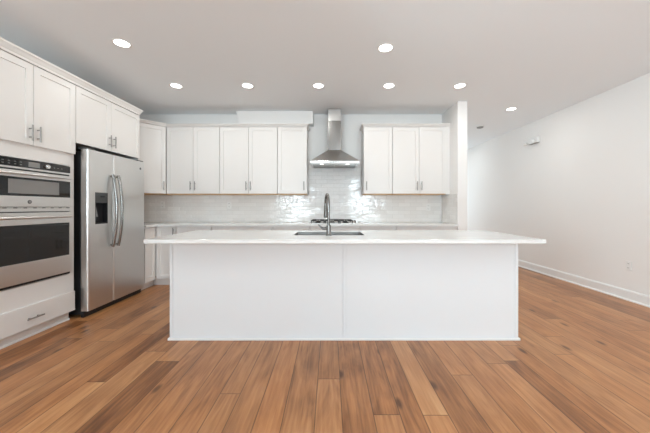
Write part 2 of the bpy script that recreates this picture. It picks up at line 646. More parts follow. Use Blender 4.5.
# ---- tiled backsplash: every tile slightly tilted, one mesh
def tiles():
    r = random.Random(5)
    mb = MB()
    tone = []
    TW, TH, G = 0.198, 0.063, 0.0025

    def field(u0, u1, z0, z1, place, back):
        """place(u, d, z): point on the tile plane, d = distance out of the wall"""
        k = len(mb.f)
        V = [place(u, d, z) for d in (0.0005, 0.004) for (u, z) in ((u0, z0), (u1, z0), (u1, z1), (u0, z1))]
        mb.add(V, [(0, 1, 2, 3), (4, 5, 6, 7), (0, 1, 5, 4), (1, 2, 6, 5), (2, 3, 7, 6), (3, 0, 4, 7)], 1)
        tone.extend([0.5] * 6)
        row = 0
        z = 0.914 + 0.002
        while z < z1 - 0.005:
            u = -3.25 - (TW + G) * (0.5 * (row % 2))
            za, zb = z, min(z + TH, z1)
            while u < u1:
                ua, ub = max(u, u0), min(u + TW, u1)
                if ub - ua > 0.006 and zb > z0 + 0.004:
                    za2 = max(za, z0)
                    dd = [0.0078 + r.uniform(-0.0016, 0.0016) for _ in range(4)]
                    c = [(ua, za2), (ub, za2), (ub, zb), (ua, zb)]
                    V = [place(cu, 0.003, cz) for (cu, cz) in c]
                    ins = 0.0018
                    ci = [(ua + ins, za2 + ins), (ub - ins, za2 + ins), (ub - ins, zb - ins), (ua + ins, zb - ins)]
                    V += [place(cu, d - 0.001, cz) for (cu, cz), d in zip(c, dd)]
                    V += [place(cu, d, cz) for (cu, cz), d in zip(ci, dd)]
                    mb.add(V, [(0, 1, 5, 4), (1, 2, 6, 5), (2, 3, 7, 6), (3, 0, 4, 7), (4, 5, 9, 8), (5, 6, 10, 9), (6, 7, 11, 10), (7, 4, 8, 11), (8, 9, 10, 11)], 0)
                    tone.extend([r.random()] * 9)
                u += TW + G
            z += TH + G
            row += 1

    backp = lambda u, d, z: (u, YB - d, z)
    field(XL + 0.001, XS0 - 0.012, 0.915, 1.3725, backp, None)
    field(-0.364, 0.531, 1.3735, 1.90, backp, None)
    # return on the divider wall (u runs along y)
    field(4.165 + 0.045, YB - 0.012, 0.915, 1.368, lambda u, d, z: (XS0 - d, u, z), None)
    me = bpy.data.meshes.new('wall_backsplash')
    me.from_pydata(mb.v, [], mb.f)
    me.materials.append(TILE)
    me.materials.append(GROUT)
    me.polygons.foreach_set('material_index', mb.m)
    a = me.attributes.new('tone', 'FLOAT', 'FACE')
    a.data.foreach_set('value', tone)
    bm = bmesh.new()
    bm.from_mesh(me)
    bmesh.ops.recalc_face_normals(bm, faces=bm.faces[:])
    bm.to_mesh(me)
    bm.free()
    o = bpy.data.objects.new('wall_backsplash', me)
    COL.objects.link(o)
    struct(o)


tiles()


# ------------------------------------------------------------------ cabinet kit (local: x = width, y = 0 at the door face and + into the wall, z up)
def shaker(parent, x0, x1, z0, z1, y=0.0, rail=0.058, name='door', material=None, flat=False):
    T = 0.020
    if flat:
        return MB().box(x0, x1, y, y + T, z0, z1, bev=0.0015).build(name, material or CAB, parent)
    c = [(x0, z0), (x1, z0), (x1, z1), (x0, z1)]

    def ring(i, d):
        return [(x0 + i, y + d, z0 + i), (x1 - i, y + d, z0 + i), (x1 - i, y + d, z1 - i), (x0 + i, y + d, z1 - i)]
    rings = [ring(0, T), ring(0, 0.0015), ring(0.0015, 0.0), ring(rail, 0.0), ring(rail + 0.0015, 0.009)]
    V = [q for rg in rings for q in rg]
    F = [(0, 3, 2, 1)]
    for i in range(len(rings) - 1):
        for k in range(4):
            k2 = (k + 1) % 4
            F.append((i * 4 + k, i * 4 + k2, (i + 1) * 4 + k2, (i + 1) * 4 + k))
    n = (len(rings) - 1) * 4
    F.append((n, n + 1, n + 2, n + 3))
    return MB().add(V, F).build(name, material or CAB, parent)


def pull(parent, cx, cz, vertical=True, L=0.140, y=0.0, r=0.0065):
    mb = MB()
    off = 0.030
    h = L / 2
    p = 0.032
    if vertical:
        mb.tube([(cx, y - off, cz - h), (cx, y - off, cz + h)], r, 10)
        for s in (-1, 1):
            mb.tube([(cx, y + 0.002, cz + s * (h - p)), (cx, y - off, cz + s * (h - p))], 0.005, 8)
    else:
        mb.tube([(cx - h, y - off, cz), (cx + h, y - off, cz)], r, 10)
        for s in (-1, 1):
            mb.tube([(cx + s * (h - p), y + 0.002, cz), (cx + s * (h - p), y - off, cz)], 0.005, 8)
    return mb.build('handle', NICKEL, parent, 'brushed nickel bar handle')


def wall_cabinet(label, x0, x1, doors, yface, filler=None):
    """upper cabinet on the range wall; doors: list of (x0, x1, handle x)"""
    z0, z1 = 1.37, 2.44
    t = thing('wall_cabinet', label, 'cabinet', (x0, yface, z0), 0, 'white wall cabinets around the range hood')
    w = x1 - x0
    hgt = z1 - z0
    b = MB().box(0.001, w - 0.001, 0.022, YB - yface - 0.011, 0.012, hgt)
    if filler:
        b.box(w - 0.001, filler - x0, 0.006, 0.05, 0.0, hgt)
    b.build('body', CAB, t)
    MB().box(0.004, w - 0.004, 0.004, YB - yface - 0.012, 0.0, 0.0115).build('bottom_panel', BIRCH, t, 'pale wood underside of the cabinet')
    for (a, c, hx) in doors:
        d = shaker(t, a - x0, c - x0, 0.0125, hgt - 0.008)
        if hx is not None:
            pull(d, hx - x0, 0.133)
    return t


def sweep(name, label, path, prof, material, closed_back=-0.02):
    """moulding along a plan path; outward is to the right of travel"""
    n = len(path)
    dirs = [(Vector(path[i + 1]) - Vector(path[i])).normalized() for i in range(n - 1)]
    nr = [Vector((d.y, -d.x)) for d in dirs]
    V = []
    for i in range(n):
        if i == 0:
            o = nr[0]
        elif i == n - 1:
            o = nr[-1]
        else:
            o = (nr[i - 1] + nr[i])
            o = o / (1 + nr[i - 1].dot(nr[i]))
        for (d, z) in prof:
            V.append((path[i][0] + o.x * d, path[i][1] + o.y * d, z))
    m = len(prof)
    F = []
    for i in range(n - 1):
        for k in range(m):
            k2 = (k + 1) % m
            F.append((i * m + k, i * m + k2, (i + 1) * m + k2, (i + 1) * m + k))
    F += [tuple(range(m))[::-1], tuple(range((n - 1) * m, n * m))]
    return tag(MB().add(V, F).build(name, material), label, 'crown molding')


CROWN = [(-0.03, 2.4415), (0.003, 2.4415), (0.005, 2.452), (0.010, 2.456), (0.021, 2.468), (0.028, 2.473), (0.032, 2.475), (0.032, 2.484), (-0.03, 2.484)]
TALL_CROWN = [(o, 2.4415 + (z - 2.4415) * 1.75) for (o, z) in CROWN]

YU = 4.475          # door faces of the uppers
XD = -2.64          # door faces of the tall cabinets on the left
# ------------------------------------------------------------------ tall cabinets on the left
OV0, OV1 = 2.100, 2.940
FR0, FR1 = 2.942, 3.926
DEP = XD - XL - 0.003

# oven cabinet
t = thing('oven_cabinet', 'tall white cabinet that holds the built-in double oven, two doors above and a drawer below', 'cabinet', (XD, OV0, 0), PI / 2)
w = OV1 - OV0
b = MB()
b.box(0.001, 0.023, 0.021, DEP, 0.104, 2.44)
b.box(w - 0.055, w - 0.001, 0.021, DEP, 0.104, 2.44)
b.box(0.023, w - 0.055, 0.021, DEP, 1.588, 2.44)
b.box(0.023, w - 0.055, 0.021, DEP, 0.104, 0.488)
b.box(0.023, w - 0.055, DEP - 0.02, DEP, 0.488, 1.588)
b.build('body', CAB, t)
mid = 0.420
d = shaker(t, 0.003, mid - 0.002, 1.717, 2.432)
pull(d, mid - 0.034, 1.823)
d = shaker(t, mid + 0.002, w - 0.003, 1.717, 2.432)
pull(d, mid + 0.034, 1.823)
d = shaker(t, 0.003, w - 0.010, 0.106, 0.304, name='drawer', flat=True)
pull(d, mid - 0.004, 0.192, False)
MB().box(0.0, w - 0.0, 0.075, 0.095, 0.0, 0.103).build('toe_kick', CAB, t)
MB().box(0.0, w - 0.0, 0.062, 0.0745, 0.0, 0.018, bev=0.003).build('shoe_molding', TRIM, t)

# built-in microwave / oven
o0, o1 = 2.126, 2.882
t = thing('wall_oven', 'built-in stainless double oven with black glass windows and control panel', 'oven', (-2.645, o0, 0.496), PI / 2)
w = o1 - o0
z = lambda v: v - 0.496
MB().box(0.005, w - 0.005, 0.017, 0.50, z(0.505), z(1.575)).build('body', DGREY, t)
o = MB().box(0, w, 0.0, 0.015, z(1.512), z(1.578), bev=0.002).build('control_panel', BGLASS, t, 'black glass control panel')
MB().box(w * 0.47, w * 0.60, -0.0015, -0.0002, z(1.522), z(1.568)).build('display', SCREEN, o, 'grey display')
MB().lathe([(0.019, 0), (0.019, 0.016), (0.016, 0.020), (0.010, 0.020)], (w * 0.685, -0.0002, z(1.545)), 'y', 20).build('knob', CHROME, o, 'round silver control knob')
for i in range(4):
    for j in range(2):
        MB().box(w * (0.20 + 0.06 * i), w * (0.20 + 0.06 * i) + 0.016, -0.0010, -0.0002, z(1.530 + 0.022 * j), z(1.536 + 0.022 * j)).build('key', LGREY, o)
for i in range(3):
    MB().box(w * (0.77 + 0.05 * i), w * (0.77 + 0.05 * i) + 0.014, -0.0010, -0.0002, z(1.542), z(1.547)).build('key', LGREY, o)
MB().box(0, w, 0.004, 0.016, z(1.497), z(1.5115)).build('upper_trim', STEEL, t)
MB().box(0, w, 0.010, 0.016, z(1.484), z(1.4965)).build('vent_gap', BLACK, t)
# upper (microwave) door: steel frame around the glass
o = MB().box(0, w, -0.012, 0.015, z(1.424), z(1.480), bev=0.002).box(0, w, -0.012, 0.015, z(1.172), z(1.264), bev=0.002) \
    .box(0, 0.012, -0.012, 0.015, z(1.264), z(1.424)).box(w - 0.012, w, -0.012, 0.015, z(1.264), z(1.424)).build('upper_door', STEEL, t)
g = MB().box(0.0125, w - 0.0125, -0.010, 0.012, z(1.2645), z(1.4235)).build('window', BGLASS, o, 'black glass window')
MB().box(0.19, w - 0.13, -0.0112, -0.0102, z(1.285), z(1.405)).build('window_screen', SCREEN, o, 'grey mesh area of the window')
MB().tube([(0.035, -0.045, z(1.452)), (w - 0.045, -0.045, z(1.452))], 0.009, 12).tube([(0.06, -0.05, z(1.452)), (0.06, -0.012, z(1.452))], 0.007, 8) \
    .tube([(w - 0.06, -0.05, z(1.452)), (w - 0.06, -0.012, z(1.452))], 0.007, 8).build('handle', STEEL, o)
bd = MB().lathe([(0.017, 0), (0.017, 0.002), (0.014, 0.003)], (w * 0.47, -0.0122, z(1.215)), 'y', 20)
bd.lathe([(0.0125, 0.0031), (0.0125, 0.0036)], (w * 0.47, -0.0122, z(1.215)), 'y', 20, 1)
bd.build('badge', [DGREY, LGREY], o, 'round grey maker badge')
# slotted vent strip
v = MB().box(0, w, 0.0, 0.015, z(1.125), z(1.170))
v.box(0.008, w - 0.008, -0.0008, 0.0, z(1.158), z(1.166), 1)
for i in range(9):
    v.box(0.03 + i * 0.079, 0.078 + i * 0.079, -0.0014, -0.0008, z(1.159), z(1.164), 0)
v.box(0.0, w, -0.0008, 0.0, z(1.1255), z(1.130), 1)
v.build('vent_strip', [STEEL, BLACK], t)
# lower oven door
o = MB().box(0, w, -0.014, 0.015, z(1.015), z(1.120), bev=0.002).box(0, w, -0.014, 0.015, z(0.518), z(0.690), bev=0.002) \
    .box(0, 0.024, -0.014, 0.015, z(0.690), z(1.015)).box(w - 0.024, w, -0.014, 0.015, z(0.690), z(1.015)).build('oven_door', STEEL, t)
MB().box(0.0245, w - 0.0245, -0.012, 0.012, z(0.6905), z(1.0145)).build('window', BGLASS, o, 'black glass window')
MB().tube([(0.035, -0.050, z(1.078)), (w - 0.045, -0.050, z(1.078))], 0.012, 14).tube([(0.06, -0.050, z(1.078)), (0.06, -0.014, z(1.078))], 0.009, 8) \
    .tube([(w - 0.06, -0.050, z(1.078)), (w - 0.06, -0.014, z(1.078))], 0.009, 8).build('handle', STEEL, o)
MB().box(0, w, 0.004, 0.016, z(0.496), z(0.517)).build('bottom_vent', BLACK, t)

# cabinet over the fridge with its side panel on the floor
t = thing('fridge_cabinet', 'white two door cabinet bridging over the stainless refrigerator', 'cabinet', (XD, FR0, 0), PI / 2)
w = FR1 - FR0
MB().box(0.001, w - 0.021, 0.021, DEP, 1.842, 2.44).build('body', CAB, t)
MB().box(w - 0.020, w, 0.010, DEP, 0.0, 2.44).build('side_panel', CAB, t)
mid = 0.473
d = shaker(t, 0.003, mid - 0.002, 1.840, 2.432)
pull(d, mid - 0.036, 1.955)
d = shaker(t, mid + 0.002, w - 0.002, 1.840, 2.432)
pull(d, mid + 0.036, 1.955)

sweep('crown_molding', 'white crown molding along the top of the oven and fridge cabinets on the left',
      [(XD, OV0), (XD, FR1), (XL + 0.004, FR1)], TALL_CROWN, CAB)

# refrigerator
r0, r1 = 2.985, 3.895
XF = -2.55
t = thing('refrigerator', 'stainless side-by-side refrigerator with ice and water dispenser', 'refrigerator', (XF, r0, 0), PI / 2)
w = r1 - r0
MB().box(0.006, w - 0.006, 0.085, 0.66, 0.03, 1.755, bev=0.004).build('body', BLACK, t, 'black side walls')
sp = 0.352
# freezer door with an opening for the dispenser
dz0, dz1, dx0, dx1 = 0.983, 1.33, 0.088, 0.262
ZB, ZT = 0.068, 1.782


def fridge_door(x0, x1, hole=None):
    T, R, n = 0.076, 0.020, 5
    # plan outline of the door with rounded front corners
    pl = [(x0, T)]
    for i in range(n + 1):
        a = PI + (PI / 2) * i / n
        pl.append((x0 + R + R * math.cos(a), R + R * math.sin(a)))
    fl = len(pl) - 1
    if hole:
        pl += [(hole[0], 0), (hole[1], 0)]
    fr = len(pl)
    for i in range(n + 1):
        a = 1.5 * PI + (PI / 2) * i / n
        pl.append((x1 - R + R * math.cos(a), R + R * math.sin(a)))
    pl.append((x1, T))
    zs = [ZB] + ([hole[2], hole[3]] if hole else []) + [ZT]
    m = len(pl)
    V = [(p[0], p[1], zz) for zz in zs for p in pl]
    F = []
    for r_ in range(len(zs) - 1):
        for k_ in range(m):
            k2 = (k_ + 1) % m
            if hole and r_ == 1 and k_ == fl + 1:
                continue
            F.append((r_ * m + k_, r_ * m + k2, (r_ + 1) * m + k2, (r_ + 1) * m + k_))
    F += [tuple(range(m))[::-1], tuple(range((len(zs) - 1) * m, len(zs) * m))]
    return MB().add(V, F).build('door', FSTEEL, t)


fd = fridge_door(0.0, sp - 0.003, (dx0, dx1, dz0, dz1))
rd = fridge_door(sp + 0.003, w)
# dispenser: open box with control panel above
ds = MB()
ds.box(dx0, dx0 + 0.008, 0.0, 0.06, dz0, dz1).box(dx1 - 0.008, dx1, 0.0, 0.06, dz0, dz1)
ds.box(dx0 + 0.008, dx1 - 0.008, 0.052, 0.06, dz0, dz1).box(dx0 + 0.008, dx1 - 0.008, 0.0, 0.052, dz0, dz0 + 0.012)
ds.build('dispenser', BLACK, fd, 'black ice and water dispenser')
MB().box(dx0 + 0.008, dx1 - 0.008, -0.001, 0.05, dz1 - 0.115, dz1, bev=0.002).build('dispenser_panel', DGREY, fd, 'dark grey dispenser control panel')
MB().box(dx0 + 0.07, dx1 - 0.045, -0.003, -0.0012, dz1 - 0.052, dz1 - 0.034).build('dispenser_display', BLACK, fd)
MB().add([(dx0 + 0.03, 0.045, dz1 - 0.12), (dx0 + 0.055, 0.045, dz1 - 0.12), (dx0 + 0.065, 0.022, dz0 + 0.08), (dx0 + 0.045, 0.022, dz0 + 0.08),
          (dx0 + 0.03, 0.051, dz1 - 0.12), (dx0 + 0.055, 0.051, dz1 - 0.12), (dx0 + 0.065, 0.028, dz0 + 0.08), (dx0 + 0.045, 0.028, dz0 + 0.08)],
         [(0, 1, 2, 3), (7, 6, 5, 4), (0, 4, 5, 1), (1, 5, 6, 2), (2, 6, 7, 3), (3, 7, 4, 0)]).build('dispenser_paddle', LGREY, fd, 'grey paddle')


def fridge_handle(parent, x, z0, z1):
    n = 16
    pts, rs = [], []
    for i in range(n + 1):
        s = i / n
        y_ = -0.022 - 0.046 * math.sin(PI * s) ** 0.8
        pts.append((x, y_, z0 + (z1 - z0) * s))
        rs.append(0.0155)
    mb = MB().tube(pts, rs, 12)
    mb.tube([(x, 0.003, z0 + 0.02), (x, -0.028, z0 + 0.02)], 0.011, 10)
    mb.tube([(x, 0.003, z1 - 0.02), (x, -0.028, z1 - 0.02)], 0.011, 10)
    return mb.build('handle', DSTEEL, parent, 'curved polished steel handle')


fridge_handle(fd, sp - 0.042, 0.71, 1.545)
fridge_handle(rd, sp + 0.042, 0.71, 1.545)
MB().lathe([(0.016, 0), (0.016, 0.002), (0.013, 0.003)], (w - 0.09, 0.0, 1.685), 'y', 20).build('badge', DGREY, rd, 'round grey maker badge')
MB().box(0.004, w - 0.004, 0.05, 0.083, 0.0, 0.060).build('grille', BLACK, t, 'black toe grille')
MB().box(0.0, 0.11, 0.02, 0.11, 1.783, 1.80, bev=0.004).build('hinge_cover', DGREY, t)
MB().box(w - 0.11, w, 0.02, 0.11, 1.783, 1.80, bev=0.004).build('hinge_cover', DGREY, t)

# ------------------------------------------------------------------ uppers on the range wall
# diagonal corner cabinet
PA, PB_ = Vector((-2.915, 4.150)), Vector((-2.590, 4.475))
t = thing('corner_cabinet', 'white wall cabinet set diagonally in the corner beside the refrigerator', 'cabinet', (PA.x, PA.y, 1.37), 0)
dv = (PB_ - PA).normalized()
nv = Vector((dv.y, -dv.x))
b = MB()
base = [(XL + 0.004, 4.150), (PA.x, PA.y), (PB_.x, PB_.y), (PB_.x, YB - 0.012), (XL + 0.004, YB - 0.012)]
q = 0.021
pl = [(base[0][0] - PA.x, q), (base[1][0] - PA.x - nv.x * q, base[1][1] - PA.y - nv.y * q), (base[2][0] - PA.x - nv.x * q - 0.004, base[2][1] - PA.y - nv.y * q),
      (base[3][0] - PA.x - 0.004, base[3][1] - PA.y), (base[4][0] - PA.x, base[4][1] - PA.y)]


def prism(mb, pl, z0, z1, mi=0):
    n = len(pl)
    V = [(p[0], p[1], zz) for zz in (z0, z1) for p in pl]
    F = [(i, (i + 1) % n, n + (i + 1) % n, n + i) for i in range(n)] + [tuple(range(n))[::-1], tuple(range(n, 2 * n))]
    return mb.add(V, F, mi)


prism(b, pl, 0.012, 1.07).build('body', CAB, t)
prism(MB(), pl, 0.0, 0.0115).build('bottom_panel', BIRCH, t, 'pale wood underside of the cabinet')
dl = (PB_ - PA).length
d = shaker(t, 0.006, dl - 0.006, 0.0125, 1.062)
d.rotation_euler = (0, 0, math.atan2(dv.y, dv.x))
pull(d, dl - 0.04, 0.133)

wall_cabinet('white two door wall cabinet right of the diagonal corner cabinet'  , -2.585, -1.747,
             [(-2.583, -2.168, -2.168 - 0.032), (-2.163, -1.749, -2.163 + 0.032)], YU)
wall_cabinet('white two door wall cabinet on the left of the hood, below the boxed soffit', -1.743, -0.834,
             [(-1.741, -1.291, -1.291 - 0.032), (-1.286, -0.836, -1.286 + 0.032)], YU)
wall_cabinet('narrow single door white wall cabinet just left of the range hood', -0.830, -0.366, [(-0.828, -0.368, -0.41)], YU)
wall_cabinet('narrow single door white wall cabinet just right of the range hood', 0.533, 0.985, [(0.535, 0.983, 0.577)], YU)
wall_cabinet('white two door wall cabinet against the divider wall at the right end of the kitchen', 0.989, 1.835,
             [(0.991, 1.408, 1.408 - 0.032), (1.413, 1.833, 1.413 + 0.032)], YU, filler=1.896)
sweep('crown_molding', 'white crown molding on the wall cabinets left of the hood, bending into the corner',
      [(XL + 0.004, 4.150), (PA.x, PA.y), (PB_.x, PB_.y), (-0.366, YU), (-0.366, YB - 0.004)], CROWN, CAB)
sweep('crown_molding', 'short white crown molding on the wall cabinets right of the hood',
      [(0.533, YB - 0.004), (0.533, YU), (1.894, YU)], CROWN, CAB)

# ------------------------------------------------------------------ range hood
HX = 0.072
t = thing('range_hood', 'stainless pyramid range hood with tall chimney on the back wall', 'range hood', (HX, YB - 0.0125, 1.833), 0)


def frus(mb, r0, z0, r1, z1):
    V = [(r0[0], r0[2], z0), (r0[1], r0[2], z0), (r0[1], r0[3], z0), (r0[0], r0[3], z0), (r1[0], r1[2], z1), (r1[1], r1[2], z1), (r1[1], r1[3], z1), (r1[0], r1[3], z1)]
    return mb.add(V, [(0, 3, 2, 1), (4, 5, 6, 7), (0, 1, 5, 4), (1, 2, 6, 5), (2, 3, 7, 6), (3, 0, 4, 7)])


hw, hd = 0.378, 0.49
MB().box(-hw, hw, -hd, 0, 0.0, 0.040, bev=0.002).build('rim', CHROME, t, 'bright polished lower rim')
hb = MB()
frus(hb, (-hw, hw, -hd, 0), 0.0405, (-0.108, 0.108, -0.275, 0), 0.245)
hb.build('canopy', HSTEEL, t)
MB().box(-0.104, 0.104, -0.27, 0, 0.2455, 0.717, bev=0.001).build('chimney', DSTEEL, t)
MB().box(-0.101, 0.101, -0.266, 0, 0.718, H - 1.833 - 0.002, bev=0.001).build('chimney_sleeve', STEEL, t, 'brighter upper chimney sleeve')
for i in range(4):
    MB().lathe([(0.006, 0), (0.006, 0.003), (0.005, 0.004)], (-0.06 + 0.04 * i, -hd, 0.020), 'y', 10).build('button', DGREY, t)
for s in (-1, 1):
    MB().lathe([(0.03, -0.004), (0.03, -0.0005)], (s * 0.2, -hd + 0.09, 0), 'z', 16).build('lamp', HOODLED, t)
k = MB()
k.box(-hw + 0.04, -0.004, -hd + 0.15, -0.03, -0.006, -0.0005).box(0.004, hw - 0.04, -hd + 0.15, -0.03, -0.006, -0.0005)
k.build('grease_filter', NICKEL, t)

# ------------------------------------------------------------------ base cabinets
YBF = 4.175
BZ = 0.883


def base_cabinet(label, x0, x1, fronts, yface=YBF, loc=None, rz=0, w=None, depth=None, toe=(0, 0)):
    """fronts: (kind, x0, x1, z0, z1, (handle x, handle z, vertical) or None) in local x"""
    t = thing('base_cabinet', label, 'cabinet', loc or (x0, yface, 0), rz, 'white base cabinets under the back countertop')
    w = w or (x1 - x0)
    depth = depth or (YB - yface - 0.004)
    MB().box(0.001, w - 0.001, 0.021, depth, 0.104, BZ - 0.001).build('body', CAB, t)
    MB().box(toe[0], w + toe[1], 0.080, 0.098, 0.0, 0.1035).build('toe_kick', CAB, t)
    for (kind, a, c, z0, z1, hd_) in fronts:
        d = shaker(t, a, c, z0, z1, name=kind, flat=(kind == 'drawer' and z1 - z0 < 0.2))
        if hd_:
            pull(d, hd_[0], hd_[1], hd_[2])
    return t


XLB = -2.57
lw = (YBF - 0.001) - 3.930
base_cabinet('narrow white base cabinet wedged between the refrigerator and the kitchen corner', 0, 0,
             [('door', 0.004, lw - 0.002, 0.108, 0.872, None)], loc=(XLB, 3.930, 0), rz=PI / 2, w=lw, depth=XLB - XL - 0.004, toe=(0, 0.078))


def fr_drawer_doors(w, n, hz=0.795, handles=True):
    g = 0.0055
    r_ = [('drawer', g, w - g, 0.722, 0.872, (w / 2, hz, False) if handles else None)]
    if n == 1:
        r_.append(('door', g, w - g, 0.108, 0.715, (w - 0.04, 0.62, True)))
    else:
        m_ = w / 2
        r_.append(('door', g, m_ - 0.0015, 0.108, 0.715, (m_ - 0.034, 0.62, True)))
        r_.append(('door', m_ + 0.0015, w - g, 0.108, 0.715, (m_ + 0.034, 0.62, True)))
    return r_


base_cabinet('white base cabinet with one tall door in the kitchen corner, facing the island', -2.569, -2.272,
             [('door', 0.005, 0.291, 0.108, 0.872, (0.294 - 0.03, 0.795, True))], toe=(-0.078, 0))
base_cabinet('white base cabinet with a drawer, second from the corner on the range wall', -2.270, -1.747, fr_drawer_doors(0.523, 1))
base_cabinet('wide white base cabinet below the widest wall cabinet left of the hood', -1.745, -0.842, fr_drawer_doors(0.903, 2))
base_cabinet('white base cabinet just left of the cooktop cabinet', -0.840, -0.302, fr_drawer_doors(0.538, 1))
base_cabinet('white base cabinet carrying the gas cooktop, straight behind the faucet', -0.300, 0.441, fr_drawer_doors(0.741, 2, handles=False))
base_cabinet('white base cabinet just right of the cooktop cabinet', 0.443, 0.982, fr_drawer_doors(0.539, 1))
base_cabinet('wide white base cabinet ending at the divider wall', 0.984, 1.880, fr_drawer_doors(0.896, 2))

# back countertop, L-shaped
b = MB()
cx = -2.548
pl = [(XL + 0.003, 3.928), (cx, 3.928), (cx, 4.152), (XS0 - 0.011, 4.152), (XS0 - 0.011, YB - 0.011), (XL + 0.003, YB - 0.011)]
prism(b, pl, BZ + 0.0005, 0.9135)
tag(b.build('countertop', QUARTZ), 'long white quartz countertop along the tiled range wall', 'countertop')

# ------------------------------------------------------------------ cooktop
CKX, CKY = 0.083, 4.47
t = thing('gas_cooktop', 'stainless gas cooktop with black iron grates under the range hood', 'cooktop', (CKX, CKY, 0.914), 0)
MB().box(-0.38, 0.38, -0.26, 0.26, 0.0, 0.012, bev=0.003).build('base', STEEL, t)
bp = [(-0.25, -0.13), (-0.25, 0.13), (0.0, 0.0), (0.19, -0.13), (0.19, 0.13)]
bp = [(-0.27, -0.12), (-0.27, 0.12), (-0.05, 0.0), (0.16, -0.12), (0.16, 0.12)]
for (bx, by) in bp:
    MB().lathe([(0.045, 0.0125), (0.045, 0.016), (0.036, 0.018), (0.036, 0.024), (0.030, 0.026)], (bx, by, 0), 'z', 20).build('burner', IRON, t, 'black burner')
for (ga, gb) in ((-0.37, -0.165), (-0.16, 0.055), (0.06, 0.265)):
    g = MB()
    for yy in (-0.235, 0.235):
        g.box(ga, gb, yy - 0.008, yy + 0.008, 0.043, 0.054, bev=0.002)
    for xx in (ga + 0.006, gb - 0.006):
        g.box(xx - 0.006, xx + 0.006, -0.235, 0.235, 0.043, 0.054, bev=0.002)
    gm = (ga + gb) / 2
    g.box(gm - 0.005, gm + 0.005, -0.235, -0.03, 0.045, 0.055).box(gm - 0.005, gm + 0.005, 0.03, 0.235, 0.045, 0.055)
    for yy in (-0.12, 0.0, 0.12):
        g.box(ga, gm - 0.03, yy - 0.005, yy + 0.005, 0.045, 0.055).box(gm + 0.03, gb, yy - 0.005, yy + 0.005, 0.045, 0.055)
    for yy in (-0.235, 0.235):
        for xx in (ga + 0.008, gb - 0.008):
            g.box(xx - 0.007, xx + 0.007, yy - 0.007, yy + 0.007, 0.0122, 0.043)
    g.build('grate', IRON, t, 'black cast iron grate')
for i in range(5):
    MB().lathe([(0.021, 0.0122), (0.021, 0.018), (0.017, 0.022), (0.016, 0.040), (0.012, 0.042)], (0.322, -0.19 + i * 0.095, 0), 'z', 18).build('knob', CHROME, t, 'silver knob')


# ------------------------------------------------------------------ outlets
def outlet(label, loc, rz):
    t = thing('wall_outlet', label, 'outlet', loc, rz)
    MB().box(-0.036, 0.036, -0.006, 0.0, -0.058, 0.058, bev=0.002).build('plate', PLASTIC, t)
    for s in (-1, 1):
        r_ = MB().box(-0.017, 0.017, -0.008, -0.0062, s * 0.027 - 0.019, s * 0.027 + 0.019, bev=0.0008).build('receptacle', PLASTIC, t)
        MB().box(-0.008, -0.005, -0.0084, -0.0081, s * 0.027 - 0.006, s * 0.027 + 0.008).box(0.005, 0.008, -0.0084, -0.0081, s * 0.027 - 0.006, s * 0.027 + 0.008).build('slot', SLOT, r_)
    return t


outlet('white outlet in the tile near the corner, closest to the refrigerator', (-2.835, YB - 0.0095, 1.205), 0)
outlet('white outlet in the tile below the widest wall cabinet left of the hood', (-1.705, YB - 0.0095, 1.20), 0)
outlet('white outlet in the tile below the wall cabinets right of the hood', (1.665, YB - 0.0095, 1.165), 0)
outlet('white outlet low on the right hall wall above the baseboard', (XR - 0.0005, 3.54, 0.435), -PI / 2)

# ------------------------------------------------------------------ island
IX0, IX1, IY0, IY1 = -1.41, 1.656, 2.489, 3.06
t = thing('kitchen_island', 'large white paneled kitchen island in the middle of the floor', 'island', (0.123, 2.77, 0), 0)
ox, oy = 0.123, 2.77
R = lambda mb, a, b_, c, d_, e, f, **k: mb.box(a - ox, b_ - ox, c - oy, d_ - oy, e, f, **k)
b = MB()
R(b, IX0 + 0.002, IX1 - 0.002, IY0 + 0.012, IY0 + 0.03, 0.0, BZ)
R(b, IX0 + 0.002, IX1 - 0.002, IY1 - 0.03, IY1, 0.1, BZ)
R(b, IX0 + 0.002, IX0 + 0.02, IY0 + 0.03, IY1 - 0.03, 0.0, BZ)
R(b, IX1 - 0.02, IX1 - 0.002, IY0 + 0.03, IY1 - 0.03, 0.0, BZ)
R(b, IX0 + 0.02, IX1 - 0.02, IY0 + 0.03, IY1 - 0.03, 0.1, 0.12)
R(b, IX0 + 0.02, IX1 - 0.02, IY1 - 0.10, IY1 - 0.085, 0.0, 0.1)
b.build('body', ISL, t)
for (a, c) in ((IX0 + 0.027, 0.112), (0.143, IX1 - 0.027)):
    p_ = MB()
    R(p_, a, c, IY0 + 0.005, IY0 + 0.0115, 0.0, BZ)
    p_.build('panel', ISL, t)
for (a, c) in ((IX0, IX0 + 0.026), (0.114, 0.141), (IX1 - 0.026, IX1)):
    p_ = MB()
    R(p_, a, c, IY0, IY0 + 0.0115, 0.0, BZ, bev=0.001)
    p_.build('batten', ISL, t)
p_ = MB()
R(p_, IX0 - 0.012, IX1 + 0.012, IY0 - 0.013, IY0 - 0.0005, 0.0, 0.020, bev=0.003)
R(p_, IX0 - 0.012, IX0 - 0.0005, IY0, IY1 - 0.09, 0.0, 0.020, bev=0.003)
R(p_, IX1 + 0.0005, IX1 + 0.012, IY0, IY1 - 0.09, 0.0, 0.020, bev=0.003)
p_.build('shoe_molding', TRIM, t)

